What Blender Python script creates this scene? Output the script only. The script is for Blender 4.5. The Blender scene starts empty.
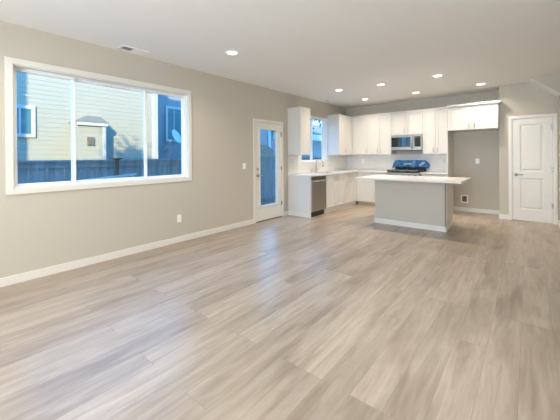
import bpy, bmesh, math, random
from mathutils import Vector, Matrix

random.seed(7)
SC = bpy.context.scene
COL = SC.collection

# ------------------------------------------------------------------ camera
F, YAW, PITCH, ROLL, V0 = 301.179, math.radians(39.589), math.radians(-0.165), math.radians(-0.422), 157.124
CAM = Vector((4.19, 0.0, 1.323))
fw = Vector((-math.sin(YAW)*math.cos(PITCH), math.cos(YAW)*math.cos(PITCH), math.sin(PITCH)))
rt = Vector((math.cos(YAW), math.sin(YAW), 0))
up = rt.cross(fw)
r2 = rt*math.cos(ROLL) + up*math.sin(ROLL)
u2 = up*math.cos(ROLL) - rt*math.sin(ROLL)
cd = bpy.data.cameras.new('camera')
cam = bpy.data.objects.new('camera', cd); COL.objects.link(cam)
cd.sensor_width = 36; cd.lens = F/560*36
cd.shift_y = -(210-V0)/560
cd.clip_start = 0.05; cd.clip_end = 300
m = Matrix((r2, u2, -fw)).transposed().to_4x4(); m.translation = CAM
cam.matrix_world = m
SC.camera = cam

# ------------------------------------------------------------------ light
W = bpy.data.worlds.new('sky'); SC.world = W; W.use_nodes = True
nt = W.node_tree; nt.nodes.clear()
wo = nt.nodes.new('ShaderNodeOutputWorld'); bg = nt.nodes.new('ShaderNodeBackground')
tc = nt.nodes.new('ShaderNodeTexCoord'); sx = nt.nodes.new('ShaderNodeSeparateXYZ')
cr = nt.nodes.new('ShaderNodeValToRGB')
nt.links.new(tc.outputs['Generated'], sx.inputs[0]); nt.links.new(sx.outputs['Z'], cr.inputs[0])
cr.color_ramp.elements[0].position = 0.0; cr.color_ramp.elements[0].color = (0.24, 0.58, 0.95, 1)
cr.color_ramp.elements[1].position = 0.6; cr.color_ramp.elements[1].color = (0.055, 0.31, 0.78, 1)
nt.links.new(cr.outputs[0], bg.inputs[0]); bg.inputs[1].default_value = 7.5
nt.links.new(bg.outputs[0], wo.inputs[0])

SUN_A, SUN_K = 0.80, 0.40            # sun travels along (-1, A, -K)
sd = bpy.data.lights.new('sun', 'SUN'); so = bpy.data.objects.new('sun', sd); COL.objects.link(so)
sd.energy = 8.8; sd.angle = math.radians(0.5); sd.color = (1.0, 0.83, 0.50)
so.rotation_euler = Vector((-1, SUN_A, -SUN_K)).to_track_quat('-Z', 'Y').to_euler()
so.location = (20, -4, 14)

def area(name, loc, direction, sx_, sy_, power, color, shape='RECTANGLE'):
    l = bpy.data.lights.new(name, 'AREA'); o = bpy.data.objects.new(name, l); COL.objects.link(o)
    l.shape = shape; l.size = sx_
    if shape == 'RECTANGLE': l.size_y = sy_
    l.energy = power; l.color = color
    if shape == 'DISK': l.spread = math.radians(140)
    o.location = loc
    o.rotation_euler = Vector(direction).to_track_quat('-Z', 'Y').to_euler()
    return o
# unseen fill lamp added behind the camera, set in an invented rear window
area('rear_fill_light', (3.3, -2.62, 1.45), (0, 1, 0.15), 3.4, 1.9, 215, (1.0, 0.965, 0.91))

SC.view_settings.view_transform = 'Standard'
SC.view_settings.look = 'None'
SC.view_settings.gamma = 1
SC.view_settings.use_curve_mapping = False
SC.view_settings.exposure = 0.12
SC.cycles.max_bounces = 10
SC.cycles.diffuse_bounces = 6
SC.cycles.transparent_max_bounces = 12
SC.cycles.caustics_reflective = False
SC.cycles.caustics_refractive = False
SC.cycles.sample_clamp_indirect = 6
SC.cycles.use_denoising = True
LAMP_POWER = 9.2
LAMP_COLOR = (1.0, 0.885, 0.74)

# ------------------------------------------------------------------ materials
def mat(name, color, rough=0.5, metal=0.0, spec=0.5, bump=0.0, bscale=200.0, var=0.0, vscale=3.0, coat=0.0, emit=None):
    m = bpy.data.materials.new(name); m.use_nodes = True
    n = m.node_tree.nodes; l = m.node_tree.links; b = n['Principled BSDF']
    b.inputs['Base Color'].default_value = (*color, 1)
    b.inputs['Roughness'].default_value = rough
    b.inputs['Metallic'].default_value = metal
    b.inputs['Specular IOR Level'].default_value = spec
    b.inputs['Coat Weight'].default_value = coat
    co = n.new('ShaderNodeTexCoord')
    if bump:
        t = n.new('ShaderNodeTexNoise'); t.inputs['Scale'].default_value = bscale; t.inputs['Detail'].default_value = 3
        bp = n.new('ShaderNodeBump'); bp.inputs['Strength'].default_value = bump; bp.inputs['Distance'].default_value = 0.002
        l.new(co.outputs['Object'], t.inputs['Vector']); l.new(t.outputs['Fac'], bp.inputs['Height']); l.new(bp.outputs[0], b.inputs['Normal'])
    if var:
        t = n.new('ShaderNodeTexNoise'); t.inputs['Scale'].default_value = vscale; t.inputs['Detail'].default_value = 4
        mx = n.new('ShaderNodeMix'); mx.data_type = 'RGBA'
        mx.inputs['A'].default_value = (*[c*(1-var) for c in color], 1)
        mx.inputs['B'].default_value = (*[min(1, c*(1+var)) for c in color], 1)
        l.new(co.outputs['Object'], t.inputs['Vector']); l.new(t.outputs['Fac'], mx.inputs['Factor']); l.new(mx.outputs['Result'], b.inputs['Base Color'])
    if emit:
        b.inputs['Emission Color'].default_value = (*emit[0], 1); b.inputs['Emission Strength'].default_value = emit[1]
    return m

M = {}
M['wall'] = mat('greige_wall_paint', (0.53, 0.494, 0.424), 0.85, spec=0.25, bump=0.25, bscale=160)
M['ceiling'] = mat('ceiling_paint', (0.84, 0.83, 0.805), 0.9, spec=0.2, bump=0.3, bscale=120)
M['trim'] = mat('white_trim_paint', (0.74, 0.72, 0.67), 0.4)
M['white'] = mat('white_cabinet_paint', (0.665, 0.645, 0.61), 0.38, bump=0.03)
M['vinyl'] = mat('white_vinyl', (0.86, 0.865, 0.87), 0.35)
M['quartz'] = mat('white_quartz', (0.72, 0.71, 0.69), 0.22, var=0.015, vscale=9)
M['steel'] = mat('brushed_stainless', (0.47, 0.45, 0.42), 0.33, 1.0, bump=0.05, bscale=60)
M['dark_steel'] = mat('dark_stainless', (0.24, 0.23, 0.22), 0.30, 1.0)
M['nickel'] = mat('satin_nickel', (0.52, 0.49, 0.45), 0.28, 1.0)
M['black'] = mat('black_plastic', (0.012, 0.012, 0.013), 0.35)
M['blackglass'] = mat('black_glass', (0.008, 0.010, 0.014), 0.06, spec=0.8)
M['plate'] = mat('white_plastic_plate', (0.90, 0.89, 0.86), 0.35)
M['slot'] = mat('dark_slot', (0.03, 0.03, 0.03), 0.6)
M['blue_film'] = mat('blue_plastic_film', (0.005, 0.14, 0.37), 0.22, spec=0.7, var=0.35, vscale=14, bump=0.6, bscale=30)
M['film_glint'] = mat('film_glint', (0.32, 0.60, 0.68), 0.35)  # pale colour of the glint painted on the film
M['toekick'] = mat('toe_kick_board', (0.42, 0.35, 0.27), 0.6)
M['lens'] = mat('lamp_lens', (0.9, 0.9, 0.88), 0.4, emit=((1.0, 0.93, 0.80), 9.0))
M['shingle'] = mat('roof_shingles', (0.20, 0.165, 0.12), 0.9, var=0.3, vscale=12, bump=0.5, bscale=60)
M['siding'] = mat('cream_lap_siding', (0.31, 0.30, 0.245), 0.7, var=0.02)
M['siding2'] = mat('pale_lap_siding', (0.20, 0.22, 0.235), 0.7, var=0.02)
M['ext_trim'] = mat('white_exterior_trim', (0.42, 0.42, 0.41), 0.6)
M['fence'] = mat('weathered_cedar', (0.27, 0.28, 0.285), 0.85, var=0.6, vscale=1.0, bump=0.5, bscale=40)
for _n in list(M['fence'].node_tree.nodes):
    if _n.type == 'TEX_NOISE' and _n.inputs['Scale'].default_value == 1.0:
        _mp = M['fence'].node_tree.nodes.new('ShaderNodeMapping'); _mp.inputs['Scale'].default_value = (3, 11, 0.9)
        _tc = M['fence'].node_tree.nodes.new('ShaderNodeTexCoord')
        M['fence'].node_tree.links.new(_tc.outputs['Object'], _mp.inputs['Vector']); M['fence'].node_tree.links.new(_mp.outputs[0], _n.inputs['Vector'])
M['post'] = mat('brown_post_wood', (0.14, 0.09, 0.06), 0.8, var=0.2)
M['ground'] = mat('bark_mulch', (0.20, 0.18, 0.16), 0.95, var=0.4, vscale=8, bump=0.6, bscale=30)
M['leaf'] = mat('leaves', (0.025, 0.05, 0.02), 0.6, var=0.4)
M['bark'] = mat('tree_bark', (0.12, 0.09, 0.07), 0.9)
M['dish'] = mat('satellite_dish_grey', (0.42, 0.44, 0.46), 0.4)
M['ext_glass'] = mat('neighbour_window_glass', (0.06, 0.16, 0.19), 0.08, spec=0.9)
M['curtain'] = mat('neighbour_blind', (0.55, 0.60, 0.60), 0.8)
M['bronze'] = mat('bronze_threshold', (0.16, 0.12, 0.09), 0.45, 0.6)

def glass_mat():
    m = bpy.data.materials.new('clear_glass'); m.use_nodes = True
    n = m.node_tree.nodes; l = m.node_tree.links; n.clear()
    o = n.new('ShaderNodeOutputMaterial'); mx = n.new('ShaderNodeMixShader')
    t = n.new('ShaderNodeBsdfTransparent'); t.inputs[0].default_value = (0.95, 0.97, 0.97, 1)
    g = n.new('ShaderNodeBsdfGlossy'); g.inputs['Roughness'].default_value = 0.02
    lw = n.new('ShaderNodeLayerWeight'); lw.inputs['Blend'].default_value = 0.5
    pw = n.new('ShaderNodeMath'); pw.operation = 'POWER'; pw.inputs[1].default_value = 4.0; l.new(lw.outputs['Facing'], pw.inputs[0])
    fr = n.new('ShaderNodeMath'); fr.operation = 'MULTIPLY_ADD'; fr.inputs[1].default_value = 0.6; fr.inputs[2].default_value = 0.035; l.new(pw.outputs[0], fr.inputs[0])
    l.new(fr.outputs[0], mx.inputs[0]); l.new(t.outputs[0], mx.inputs[1]); l.new(g.outputs[0], mx.inputs[2]); l.new(mx.outputs[0], o.inputs[0])
    return m
M['glass'] = glass_mat()

def floor_mat():
    m = bpy.data.materials.new('vinyl_plank_floor'); m.use_nodes = True
    n = m.node_tree.nodes; l = m.node_tree.links; b = n['Principled BSDF']
    co = n.new('ShaderNodeTexCoord'); sp = n.new('ShaderNodeSeparateXYZ'); l.new(co.outputs['Object'], sp.inputs[0])
    cb = n.new('ShaderNodeCombineXYZ'); l.new(sp.outputs['Y'], cb.inputs['X']); l.new(sp.outputs['X'], cb.inputs['Y'])
    br = n.new('ShaderNodeTexBrick'); br.offset = 0.37; br.offset_frequency = 3; br.squash = 1.0
    br.inputs['Scale'].default_value = 1.0
    br.inputs['Color1'].default_value = (0, 0, 0, 1); br.inputs['Color2'].default_value = (1, 1, 1, 1); br.inputs['Mortar'].default_value = (0.5, 0.5, 0.5, 1)
    br.inputs['Mortar Size'].default_value = 0.0009; br.inputs['Mortar Smooth'].default_value = 0.2
    br.inputs['Brick Width'].default_value = 1.52; br.inputs['Row Height'].default_value = 0.18
    l.new(cb.outputs[0], br.inputs['Vector'])
    # grain: noise stretched along the plank, shifted per plank
    mp = n.new('ShaderNodeMapping'); mp.inputs['Scale'].default_value = (22, 2.0, 1)
    add = n.new('ShaderNodeVectorMath'); add.operation = 'ADD'
    sc = n.new('ShaderNodeVectorMath'); sc.operation = 'SCALE'; sc.inputs['Scale'].default_value = 37.0
    l.new(br.outputs['Color'], sc.inputs[0]); l.new(co.outputs['Object'], mp.inputs['Vector']); l.new(mp.outputs[0], add.inputs[0]); l.new(sc.outputs[0], add.inputs[1])
    gr = n.new('ShaderNodeTexNoise'); gr.inputs['Scale'].default_value = 1.0; gr.inputs['Detail'].default_value = 8; gr.inputs['Roughness'].default_value = 0.62; gr.inputs['Distortion'].default_value = 0.7
    l.new(add.outputs[0], gr.inputs['Vector'])
    mp2 = n.new('ShaderNodeMapping'); mp2.inputs['Scale'].default_value = (6, 1.2, 1)
    l.new(co.outputs['Object'], mp2.inputs['Vector'])
    add2 = n.new('ShaderNodeVectorMath'); add2.operation = 'ADD'; l.new(mp2.outputs[0], add2.inputs[0]); l.new(sc.outputs[0], add2.inputs[1])
    kn = n.new('ShaderNodeTexNoise'); kn.inputs['Scale'].default_value = 1.0; kn.inputs['Detail'].default_value = 3
    l.new(add2.outputs[0], kn.inputs['Vector'])
    r1 = n.new('ShaderNodeValToRGB'); e = r1.color_ramp.elements
    e[0].position = 0.28; e[0].color = (0.315, 0.25, 0.185, 1); e[1].position = 0.74; e[1].color = (0.49, 0.415, 0.338, 1)
    l.new(gr.outputs['Fac'], r1.inputs[0])
    # per-plank tone
    r2_ = n.new('ShaderNodeValToRGB'); e = r2_.color_ramp.elements
    e[0].position = 0; e[0].color = (0.86, 0.85, 0.84, 1); e[1].position = 1; e[1].color = (1.11, 1.11, 1.115, 1)
    l.new(br.outputs['Color'], r2_.inputs[0])
    mu = n.new('ShaderNodeMix'); mu.data_type = 'RGBA'; mu.blend_type = 'MULTIPLY'; mu.inputs['Factor'].default_value = 1
    l.new(r1.outputs[0], mu.inputs['A']); l.new(r2_.outputs[0], mu.inputs['B'])
    r3 = n.new('ShaderNodeValToRGB'); e = r3.color_ramp.elements
    e[0].position = 0.30; e[0].color = (0.74, 0.71, 0.68, 1); e[1].position = 0.5; e[1].color = (1, 1, 1, 1)
    l.new(kn.outputs['Fac'], r3.inputs[0])
    mu2 = n.new('ShaderNodeMix'); mu2.data_type = 'RGBA'; mu2.blend_type = 'MULTIPLY'; mu2.inputs['Factor'].default_value = 1
    l.new(mu.outputs['Result'], mu2.inputs['A']); l.new(r3.outputs[0], mu2.inputs['B'])
    mx = n.new('ShaderNodeMix'); mx.data_type = 'RGBA'; mx.inputs['B'].default_value = (0.20, 0.165, 0.13, 1)
    l.new(br.outputs['Fac'], mx.inputs['Factor']); l.new(mu2.outputs['Result'], mx.inputs['A']); l.new(mx.outputs['Result'], b.inputs['Base Color'])
    rr = n.new('ShaderNodeMapRange'); rr.inputs['To Min'].default_value = 0.25; rr.inputs['To Max'].default_value = 0.40
    l.new(gr.outputs['Fac'], rr.inputs['Value']); l.new(rr.outputs[0], b.inputs['Roughness'])
    b.inputs['Specular IOR Level'].default_value = 0.5
    bp = n.new('ShaderNodeBump'); bp.inputs['Strength'].default_value = 0.12; bp.inputs['Distance'].default_value = 0.002
    l.new(gr.outputs['Fac'], bp.inputs['Height']); l.new(bp.outputs[0], b.inputs['Normal'])
    return m
M['floor'] = floor_mat()

def tile_mat():
    m = bpy.data.materials.new('backsplash_tile'); m.use_nodes = True
    n = m.node_tree.nodes; l = m.node_tree.links; b = n['Principled BSDF']
    co = n.new('ShaderNodeTexCoord'); sp = n.new('ShaderNodeSeparateXYZ'); l.new(co.outputs['Object'], sp.inputs[0])
    ad = n.new('ShaderNodeMath'); ad.operation = 'ADD'; l.new(sp.outputs['X'], ad.inputs[0]); l.new(sp.outputs['Y'], ad.inputs[1])
    cb = n.new('ShaderNodeCombineXYZ'); l.new(ad.outputs[0], cb.inputs['X']); l.new(sp.outputs['Z'], cb.inputs['Y'])
    br = n.new('ShaderNodeTexBrick'); br.inputs['Scale'].default_value = 1
    br.inputs['Brick Width'].default_value = 0.30; br.inputs['Row Height'].default_value = 0.0735
    br.inputs['Mortar Size'].default_value = 0.0016
    br.inputs['Color1'].default_value = (0.74, 0.725, 0.70, 1); br.inputs['Color2'].default_value = (0.79, 0.775, 0.75, 1); br.inputs['Mortar'].default_value = (0.68, 0.665, 0.64, 1)
    l.new(cb.outputs[0], br.inputs['Vector']); l.new(br.outputs['Color'], b.inputs['Base Color'])
    b.inputs['Roughness'].default_value = 0.22
    return m
M['tile'] = tile_mat()

# ------------------------------------------------------------------ mesh helpers
class MB:
    def __init__(self): self.bm = bmesh.new()
    def box(self, x0, x1, y0, y1, z0, z1):
        if x0 > x1: x0, x1 = x1, x0
        if y0 > y1: y0, y1 = y1, y0
        if z0 > z1: z0, z1 = z1, z0
        v = [self.bm.verts.new(p) for p in ((x0,y0,z0),(x1,y0,z0),(x1,y1,z0),(x0,y1,z0),(x0,y0,z1),(x1,y0,z1),(x1,y1,z1),(x0,y1,z1))]
        for f in ((0,3,2,1),(4,5,6,7),(0,1,5,4),(1,2,6,5),(2,3,7,6),(3,0,4,7)):
            self.bm.faces.new([v[i] for i in f])
        return self
    def poly(self, pts):
        self.bm.faces.new([self.bm.verts.new(p) for p in pts]); return self
    def prism(self, base, ext):
        """closed polygon extruded by a vector"""
        e = Vector(ext); a = [self.bm.verts.new(p) for p in base]; b = [self.bm.verts.new(Vector(p)+e) for p in base]
        n = len(a)
        self.bm.faces.new(a[::-1]); self.bm.faces.new(b)
        for i in range(n): self.bm.faces.new((a[i], a[(i+1) % n], b[(i+1) % n], b[i]))
        return self
    def tube(self, path, r, seg=10, cap=True):
        path = [Vector(p) for p in path]; rings = []
        rs = r if isinstance(r, (list, tuple)) else [r]*len(path)
        ref = None
        for i, p in enumerate(path):
            d = (path[min(i+1, len(path)-1)] - path[max(i-1, 0)]).normalized()
            if ref is None:
                ref = Vector((0, 0, 1)) if abs(d.z) < 0.9 else Vector((1, 0, 0))
            a = (ref - d*ref.dot(d)).normalized(); ref = a
            b = d.cross(a)
            rings.append([self.bm.verts.new(p + (a*math.cos(t*2*math.pi/seg) + b*math.sin(t*2*math.pi/seg))*rs[i]) for t in range(seg)])
        for i in range(len(rings)-1):
            for t in range(seg):
                self.bm.faces.new((rings[i][t], rings[i][(t+1) % seg], rings[i+1][(t+1) % seg], rings[i+1][t]))
        if cap:
            self.bm.faces.new(rings[0][::-1]); self.bm.faces.new(rings[-1])
        return self
    def lathe(self, prof, c, seg=24):
        """profile of (radius, z) revolved about a vertical axis at c"""
        rings = [[self.bm.verts.new((c[0]+r*math.cos(t*2*math.pi/seg), c[1]+r*math.sin(t*2*math.pi/seg), c[2]+z)) for t in range(seg)] for r, z in prof]
        for i in range(len(rings)-1):
            for t in range(seg):
                self.bm.faces.new((rings[i][t], rings[i][(t+1) % seg], rings[i+1][(t+1) % seg], rings[i+1][t]))
        return self
    def disc(self, c, r, seg=24, flip=False):
        v = [self.bm.verts.new((c[0]+r*math.cos(t*2*math.pi/seg), c[1]+r*math.sin(t*2*math.pi/seg), c[2])) for t in range(seg)]
        self.bm.faces.new(v[::-1] if flip else v); return self

def wloc(o):
    v = Vector((0, 0, 0))
    while o: v = v + Vector(o.location); o = o.parent
    return v

def build(name, mb, m, parent=None, bevel=0.0, smooth=False, origin=None, solid=True):
    me = bpy.data.meshes.new(name)
    off = wloc(parent) if parent else Vector(origin or (0, 0, 0))
    if solid: bmesh.ops.recalc_face_normals(mb.bm, faces=mb.bm.faces)
    bmesh.ops.translate(mb.bm, verts=mb.bm.verts, vec=-off)
    mb.bm.to_mesh(me); mb.bm.free()
    o = bpy.data.objects.new(name, me); COL.objects.link(o)
    if parent: o.parent = parent
    else: o.location = off
    me.materials.append(M[m] if isinstance(m, str) else m)
    if smooth:
        for p in me.polygons: p.use_smooth = True
    if bevel:
        b = o.modifiers.new('bevel', 'BEVEL'); b.width = bevel; b.segments = 2; b.limit_method = 'ANGLE'; b.angle_limit = math.radians(40)
    return o

def tag(o, label, cat, group=None):
    o['label'] = label; o['category'] = cat
    if group: o['group'] = group
    return o
def thing(name, loc, label, cat, group=None):
    o = bpy.data.objects.new(name, None); COL.objects.link(o); o.location = loc; o.empty_display_size = 0.1
    return tag(o, label, cat, group)
def struct(o, label=None):
    o['kind'] = 'structure'
    if label: o['label'] = label; o['category'] = label.split()[-1]
    return o
def sroot(name, loc, label, cat):
    o = thing(name, loc, label, cat); o['kind'] = 'structure'; return o

def wall_cells(mb, axis, c0, c1, a0, a1, z0, z1, holes):
    """a wall slab between c0..c1 across, a0..a1 along, with rectangular holes (a0,a1,z0,z1)"""
    A = sorted({a0, a1, *[h[0] for h in holes], *[h[1] for h in holes]})
    Z = sorted({z0, z1, *[h[2] for h in holes], *[h[3] for h in holes]})
    for i in range(len(A)-1):
        for j in range(len(Z)-1):
            ca, cz = (A[i]+A[i+1])/2, (Z[j]+Z[j+1])/2
            if any(h[0] < ca < h[1] and h[2] < cz < h[3] for h in holes): continue
            if axis == 'x': mb.box(c0, c1, A[i], A[i+1], Z[j], Z[j+1])
            else: mb.box(A[i], A[i+1], c0, c1, Z[j], Z[j+1])
    bmesh.ops.remove_doubles(mb.bm, verts=mb.bm.verts, dist=1e-5)
    # drop the inner faces shared by neighbouring cells
    seen = {}
    for f in list(mb.bm.faces):
        k = tuple(sorted(v.index for v in f.verts)) if False else frozenset(f.verts)
        seen.setdefault(k, []).append(f)
    dead = [f for fs in seen.values() if len(fs) > 1 for f in fs]
    bmesh.ops.delete(mb.bm, geom=dead, context='FACES')
    return mb

# ------------------------------------------------------------------ room shell
D, P, H, T = 8.19, 7.683, 2.74, 0.16
XR = 4.62                                  # right wall beside the pantry
XF, YB = 6.25, -2.5                        # far side and rear of the living room
W1 = (0.593, 2.825, 0.941, 2.381)          # living window casing, outer
W1o = (0.655, 2.765, 0.997, 2.316)         # its opening
W2o = (5.86, 7.08, 1.165, 2.34)            # kitchen window opening
D1o = (4.275, 5.132, 0.0, 2.035)           # glazed door opening
D2o = (3.91, 4.55, 0.0, 2.04)              # pantry door opening

struct(build('floor', MB().box(0, XF, YB, D, -0.12, 0), 'floor'))
struct(build('ceiling', MB().box(-T, XF+T, YB-T, D+T, H, H+0.25), 'ceiling'))
struct(build('wall_left', wall_cells(MB(), 'x', -T, 0, YB-T, D+T, -0.4, H, [W1o, W2o, D1o]), 'wall'))
struct(build('wall_back', MB().box(0, XR+0.5, D, D+T, -0.4, H), 'wall'))
struct(build('wall_pantry', wall_cells(MB(), 'y', P, P+0.12, 3.715, XR+0.12, 0, H, [D2o]), 'wall'))
struct(build('wall_alcove', MB().box(3.715, 3.83, P+0.12, D, 0, H), 'wall'))
struct(build('wall_right', MB().box(XR, XR+0.12, 3.2, P, 0, H), 'wall'))
struct(build('wall_stair', MB().box(XR+0.12, XF+T, 3.2, 3.32, 0, H), 'wall'))
RW = (1.6, 5.0, 0.5, 2.4)
struct(build('wall_rear', wall_cells(MB(), 'y', YB-T, YB, 0, XF+T, 0, H, [RW]), 'wall'))
struct(build('wall_far', wall_cells(MB(), 'x', XF, XF+T, YB, 3.2, 0, H, []), 'wall'))
# sloping underside of the stairs above the pantry door
struct(build('stair_bulkhead', MB().prism([(4.205, 7.24, H), (XR, 7.24, H), (XR, 7.24, 2.395)], (0, P-7.24, 0)), 'wall'),
       'sloping drywall underside of the stairs above the pantry door')

struct(build('trim_3', MB().prism([(4.207, 7.236, H-0.010), (XR-0.001, 7.236, 2.387), (XR-0.001, 7.236, 2.395), (4.207, 7.236, H-0.001)], (0, P-7.237, 0)), 'plate'), 'white board on the sloping underside of the stairs')

def base_x(name, x, sgn, y0, y1):          # baseboard on a wall facing +x / -x
    return struct(build(name, MB().box(x, x+sgn*0.014, y0, y1, 0, 0.092), 'trim', bevel=0.003))
def base_y(name, y, x0, x1):
    return struct(build(name, MB().box(x0, x1, y-0.014, y, 0, 0.092), 'trim', bevel=0.003))
base_x('baseboard_left', 0, 1, YB, 4.236)
base_x('baseboard_kitchen', 0, 1, 5.172, 5.345)
base_y('baseboard_back', D, 2.797, 3.70)
base_y('baseboard_pantry', P, 3.703, 3.868)
base_x('baseboard_alcove', 3.715, -1, P+0.002, D-0.014)
base_y('baseboard_corner', P, 4.601, XR-0.014)
base_x('baseboard_right', XR, -1, 3.2, P)

# ---- window_1 : three-lite living-room window
w = sroot('window_1', (0, 1.71, 0.941), 'wide three-pane white window in the left living room wall', 'window')
c = MB()
y0, y1, z0, z1 = W1; a0, a1, b0, b1 = W1o
c.box(0, 0.018, y0, y1, b1, z1).box(0, 0.018, y0, y1, z0, b0).box(0, 0.018, y0, a0, b0, b1).box(0, 0.018, a1, y1, b0, b1)
build('casing', c, 'trim', w, bevel=0.003)
j = MB(); t = 0.010
j.box(-0.075, 0.0, a0, a0+t, b0, b1).box(-0.075, 0.0, a1-t, a1, b0, b1).box(-0.075, 0, a0+t, a1-t, b0, b0+t).box(-0.075, 0, a0+t, a1-t, b1-t, b1)
build('jamb', j, 'trim', w)
f = MB(); g = 0.018
f.box(-0.155, -0.075, a0, a0+g, b0, b1).box(-0.155, -0.075, a1-g, a1, b0, b1).box(-0.155, -0.075, a0+g, a1-g, b0, b0+g).box(-0.155, -0.075, a0+g, a1-g, b1-g, b1)
build('frame', f, 'vinyl', w, bevel=0.003)
def sash(ya, yb, xa, xb, s, parent):
    za, zb = b0+g, b1-g
    q = MB(); q.box(xa, xb, ya, ya+s, za, zb).box(xa, xb, yb-s, yb, za, zb).box(xa, xb, ya+s, yb-s, za, za+s).box(xa, xb, ya+s, yb-s, zb-s, zb)
    o = build('sash', q, 'vinyl', parent, bevel=0.003)
    build('pane', MB().box((xa+xb)/2-0.003, (xa+xb)/2+0.003, ya+s, yb-s, za+s, zb-s), 'glass', o)
sash(a0+g, 1.250, -0.112, -0.080, 0.028, w)
sash(1.215, 2.150, -0.150, -0.116, 0.028, w)
sash(2.112, a1-g, -0.112, -0.080, 0.030, w)
build('latch', MB().box(-0.080, -0.066, 2.118, 2.132, 1.32, 1.40), 'vinyl', w)

# ---- window_2 : kitchen slider
w = sroot('window_2', (0, 6.47, 1.165), 'small sliding window above the kitchen sink, with deep white jambs', 'window')
a0, a1, b0, b1 = W2o
j = MB(); t = 0.012
j.box(-0.09, 0.002, a0, a0+t, b0, b1).box(-0.09, 0.002, a1-t, a1, b0, b1).box(-0.09, 0.002, a0+t, a1-t, b0, b0+t).box(-0.09, 0.002, a0+t, a1-t, b1-t, b1)
build('jamb', j, 'trim', w)
f = MB(); g = 0.03
f.box(-0.155, -0.09, a0, a0+g, b0, b1).box(-0.155, -0.09, a1-g, a1, b0, b1).box(-0.155, -0.09, a0+g, a1-g, b0, b0+g).box(-0.155, -0.09, a0+g, a1-g, b1-g, b1)
build('frame', f, 'vinyl', w, bevel=0.003)
sash(a0+g, 6.49, -0.122, -0.094, 0.032, w)
sash(6.45, a1-g, -0.152, -0.124, 0.032, w)

# ---- rear window added to hold the fill lamp (behind the camera)
for nm, hole, ax in (('added_window', RW, 'y'),):
    p0, p1, q0, q1 = hole
    f = MB()
    for (u0, u1, v0, v1) in ((p0, p0+.05, q0, q1), (p1-.05, p1, q0, q1), (p0+.05, p1-.05, q0, q0+.05), (p0+.05, p1-.05, q1-.05, q1), ((p0+p1)/2-.025, (p0+p1)/2+.025, q0+.05, q1-.05)):
        if ax == 'y': f.box(u0, u1, YB-0.07, YB-0.01, v0, v1)
        else: f.box(XF+0.01, XF+0.07, u0, u1, v0, v1)
    o = struct(build(nm, f, 'vinyl'))

# ---- door_1 : glazed exterior door
d = sroot('door_1', (0, 4.704, 0), 'white exterior door with one tall glass pane in the left wall', 'door')
c = MB()
c.box(0, 0.018, 4.236, 4.292, 0, 2.018).box(0, 0.018, 5.116, 5.172, 0, 2.018).box(0, 0.018, 4.236, 5.172, 2.018, 2.074)
build('casing', c, 'trim', d, bevel=0.003)
j = MB(); j.box(-T, 0, 4.275, 4.294, 0, 2.035).box(-T, 0, 5.113, 5.132, 0, 2.035).box(-T, 0, 4.294, 5.113, 2.016, 2.035)
build('jamb', j, 'trim', d)
gy0, gy1, gz0, gz1 = 4.425, 4.975, 0.305, 1.885
sl = wall_cells(MB(), 'x', -0.046, -0.002, 4.297, 5.110, 0.018, 2.013, [(gy0, gy1, gz0, gz1)])
s = build('slab', sl, 'trim', d)
fr = MB(); k = 0.030
for xa, xb in ((-0.004, 0.010), (-0.056, -0.044)):
    fr.box(xa, xb, gy0-.02, gy0+.012, gz0-.02, gz1+.02).box(xa, xb, gy1-.012, gy1+.02, gz0-.02, gz1+.02).box(xa, xb, gy0+.012, gy1-.012, gz0-.02, gz0+.012).box(xa, xb, gy0+.012, gy1-.012, gz1-.012, gz1+.02)
build('glass_frame', fr, 'trim', s, bevel=0.004)
build('pane', MB().box(-0.027, -0.021, gy0, gy1, gz0, gz1), 'glass', s)
lv = MB(); lv.tube([(0.0, 4.357, 0.94), (0.012, 4.357, 0.94)], 0.031, 16).tube([(0.010, 4.357, 0.94), (0.052, 4.357, 0.94)], 0.011).tube([(0.050, 4.345, 0.94), (0.052, 4.40, 0.942), (0.050, 4.465, 0.938)], [0.011, 0.010, 0.008])
build('lever_handle', lv, 'nickel', s, smooth=True)
build('deadbolt', MB().tube([(0, 4.357, 1.065), (0.014, 4.357, 1.065)], 0.03, 16).box(0.012, 0.028, 4.352, 4.362, 1.045, 1.085), 'nickel', s)
for z in (0.30, 1.06, 1.80):
    build('hinge', MB().tube([(0.010, 5.110, z-0.045), (0.010, 5.110, z+0.045)], 0.008).box(0.0, 0.006, 5.095, 5.125, z-0.045, z+0.045), 'dark_steel', d)
build('threshold', MB().box(-T-0.03, 0.004, 4.294, 5.113, 0.0, 0.016), 'bronze', d)

# ---- door_2 : two-panel pantry door
def panel_door(parent, x0, x1, z0, z1, y, panels):
    """slab facing -y with moulded panels"""
    s = wall_cells(MB(), 'y', y, y+0.035, x0, x1, z0, z1, panels)
    for (p0, p1, q0, q1) in panels:
        steps = [(0, 0.0), (0.012, 0.009), (0.034, 0.009), (0.050, 0.003)]
        for (i0, d0), (i1, d1) in zip(steps, steps[1:]):
            A = [(p0+i0, y+d0, q0+i0), (p1-i0, y+d0, q0+i0), (p1-i0, y+d0, q1-i0), (p0+i0, y+d0, q1-i0)]
            B = [(p0+i1, y+d1, q0+i1), (p1-i1, y+d1, q0+i1), (p1-i1, y+d1, q1-i1), (p0+i1, y+d1, q1-i1)]
            for k in range(4): s.poly([A[k], A[(k+1) % 4], B[(k+1) % 4], B[k]])
        i, dd = steps[-1]
        s.poly([(p0+i, y+dd, q0+i), (p1-i, y+dd, q0+i), (p1-i, y+dd, q1-i), (p0+i, y+dd, q1-i)])
    bmesh.ops.remove_doubles(s.bm, verts=s.bm.verts, dist=1e-5)
    return build('slab', s, 'trim', parent)
d = sroot('door_2', (4.23, P, 0), 'white two-panel pantry door with its lever handle on the left', 'door')
c = MB()
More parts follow.
